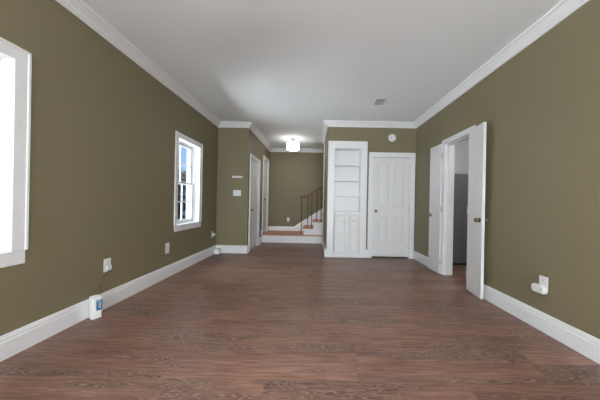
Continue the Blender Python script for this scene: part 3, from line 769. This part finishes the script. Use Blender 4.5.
# small white box on the floor in the alcove corner
fb = thing('floor_box', 'small white box on the floor in the alcove corner against the baseboard', 'box', (-1.995, 4.86, 0.0), 0)
t2 = BM(); box(t2, -0.052, 0.052, -0.05, 0.05, 0, 0.115)
bmesh.ops.bevel(t2, geom=t2.edges[:], offset=0.014, segments=3, affect='EDGES', profile=0.5); obj('body', t2, PLAST, fb)
bm = BM(); box(bm, -0.03, 0.03, -0.051, -0.049, 0.070, 0.074); obj('seam', bm, SLOT, fb)

# tall dark cabinet in the side room
tc = thing('tall_cabinet', 'tall dark grey cabinet standing in the small room beyond the doorway', 'cabinet', (2.72, 4.60, 0))
bm = BM(); box(bm, -0.37, 0.37, -0.30, 0.30, 0.04, 1.655, 0.004); obj('body', bm, DARKG, tc)
bm = BM(); box(bm, -0.35, 0.35, -0.285, 0.285, 0.0, 0.04); obj('plinth', bm, BLACKP, tc)
bm = BM(); box(bm, -0.375, 0.375, -0.305, 0.305, 1.655, 1.672, 0.003); obj('top', bm, DARKG, tc)
for za, zb in ((0.06, 1.12), (1.13, 1.645)):
    bm = BM(); box(bm, 0.372, 0.40, -0.29, 0.29, za, zb, 0.006); d = obj('cabinet_door', bm, DARKG, tc)
    bm = BM(); zc = za+0.75 if za < 0.5 else za+0.2; tube(bm, [(0.40, -0.24, zc-0.13), (0.43, -0.24, zc-0.11), (0.43, -0.24, zc+0.11), (0.40, -0.24, zc+0.13)], 0.008, 8); obj('handle', bm, NICKEL, d)

# ------------------------------------------------------------------ outside the far window
GZ = -0.15
bm = BM(); box(bm, -60, XL-0.25, -30, 80, GZ-0.1, GZ); tag(obj('lawn_ground', bm, LAWN), 'grassy ground outside the far window', 'ground', kind='structure')
bm = BM(); box(bm, -60, -8, 15, 19, GZ, GZ+0.02); tag(obj('street_ground', bm, ASPH), 'grey asphalt street outside the far window', 'street', kind='structure')
def car(loc, rotz):
    root = thing('car', 'dark parked car seen low through the far window', 'car', loc, rotz)
    bm = BM()
    prism(bm, [(-2.1, 0.28), (-2.12, 0.62), (-1.9, 0.80), (-1.25, 0.92), (-0.6, 1.36), (0.75, 1.40), (1.55, 0.98), (2.05, 0.90), (2.12, 0.45), (2.05, 0.26)], 'y', -0.82, 0.82)
    bmesh.ops.bevel(bm, geom=bm.edges[:], offset=0.05, segments=2, affect='EDGES'); obj('body', bm, CARP, root)
    for s in (-1, 1):
        bm = BM(); prism(bm, [(-1.05, 0.93), (-0.52, 1.29), (0.05, 1.32), (0.05, 0.93)], 'y', s*0.80, s*0.828); prism(bm, [(0.12, 0.93), (0.12, 1.32), (0.68, 1.33), (1.20, 0.96)], 'y', s*0.80, s*0.828); obj('side_window', bm, CARG, root)
        for x in (-1.32, 1.30):
            m = Matrix.Translation((x, s*0.70, 0.32)) @ Matrix.Rotation(-PI/2*s, 4, 'X')
            bm = BM(); lathe(bm, [(0.20, 0), (0.30, 0), (0.32, 0.03), (0.32, 0.14), (0.30, 0.17), (0.20, 0.17)], 28, m); wh = obj('tyre', bm, TYRE, root)
            bm = BM(); lathe(bm, [(0, 0.13), (0.06, 0.15), (0.07, 0.13), (0.19, 0.15), (0.21, 0.17), (0.21, 0.0)], 20, m); obj('wheel_rim', bm, RIM, wh)
    return root
car((-10.4, 17.0, GZ+0.02), math.radians(8))
def tree(loc, h, spread, label, leaves, seed):
    rnd = random.Random(seed)
    root = thing('tree', label, 'tree', loc, 0, 'trees across the street')
    bm = BM(); tips = []
    def grow(p, d, ln, r, depth):
        q = p + d*ln; mid = p + d*ln*0.5 + Vector((rnd.uniform(-1, 1), rnd.uniform(-1, 1), 0))*ln*0.05
        tube(bm, [p, mid, q], [r, r*0.85, r*0.68], 6 if depth > 1 else 4, False)
        if depth == 0: tips.append(q); return
        for k in range(3):
            a = rnd.uniform(0, 2*PI); dd = (d + Vector((math.cos(a), math.sin(a), rnd.uniform(0.0, 0.45)))*spread).normalized()
            grow(q, dd, ln*rnd.uniform(0.58, 0.8), r*0.6, depth-1)
    grow(Vector((0, 0, 0)), Vector((0, 0, 1)), h*0.32, h*0.022, 4)
    obj('trunk', bm, BARK, root)
    bm = BM()
    for tp in tips:
        for k in range(leaves):
            c = tp + Vector((rnd.gauss(0, 1), rnd.gauss(0, 1), rnd.gauss(0, 0.8)))*h*0.05
            a = Vector((rnd.uniform(-1, 1), rnd.uniform(-1, 1), rnd.uniform(-1, 1))).normalized(); b = a.orthogonal().normalized()
            s = h*0.014
            bm.faces.new([bm.verts.new(c + v) for v in (a*s*1.6, b*s, -a*s*1.6, -b*s)])
    obj('crown', bm, LEAF, root)
tree((-14.1, 24.3, GZ), 4.5, 0.55, 'thin tree left of the muntin in the far window view', 9, 3)
tree((-15.3, 27.9, GZ), 5.0, 0.55, 'thin tree right of the muntin in the far window view', 9, 5)
tree((-24.6, 42.5, GZ), 7.0, 0.7, 'distant tree behind the house in the far window view', 8, 9)
tree((-11.0, 20.2, GZ), 3.9, 0.5, 'nearest thin tree at the right side of the far window view', 9, 12)
hs = thing('house', 'tan house with dark roof across the street', 'house', (-19.5, 31.0, GZ), math.radians(10))
bm = BM(); box(bm, -5, 5, -3, 3, 0, 2.4); obj('wall', bm, HOUSE, hs)
bm = BM(); prism(bm, [(-3.4, 2.4), (0, 3.4), (3.4, 2.4)], 'x', -5.3, 5.3); obj('roof', bm, ROOF, hs)
for x in (-3, -0.5, 3):
    bm = BM(); box(bm, x-0.5, x+0.5, -3.05, -2.99, 0.8, 2.0); fr = obj('house_window', bm, TRIM, hs)
    bm = BM(); box(bm, x-0.42, x+0.42, -3.07, -3.04, 0.88, 1.92); obj('pane', bm, CARG, fr)
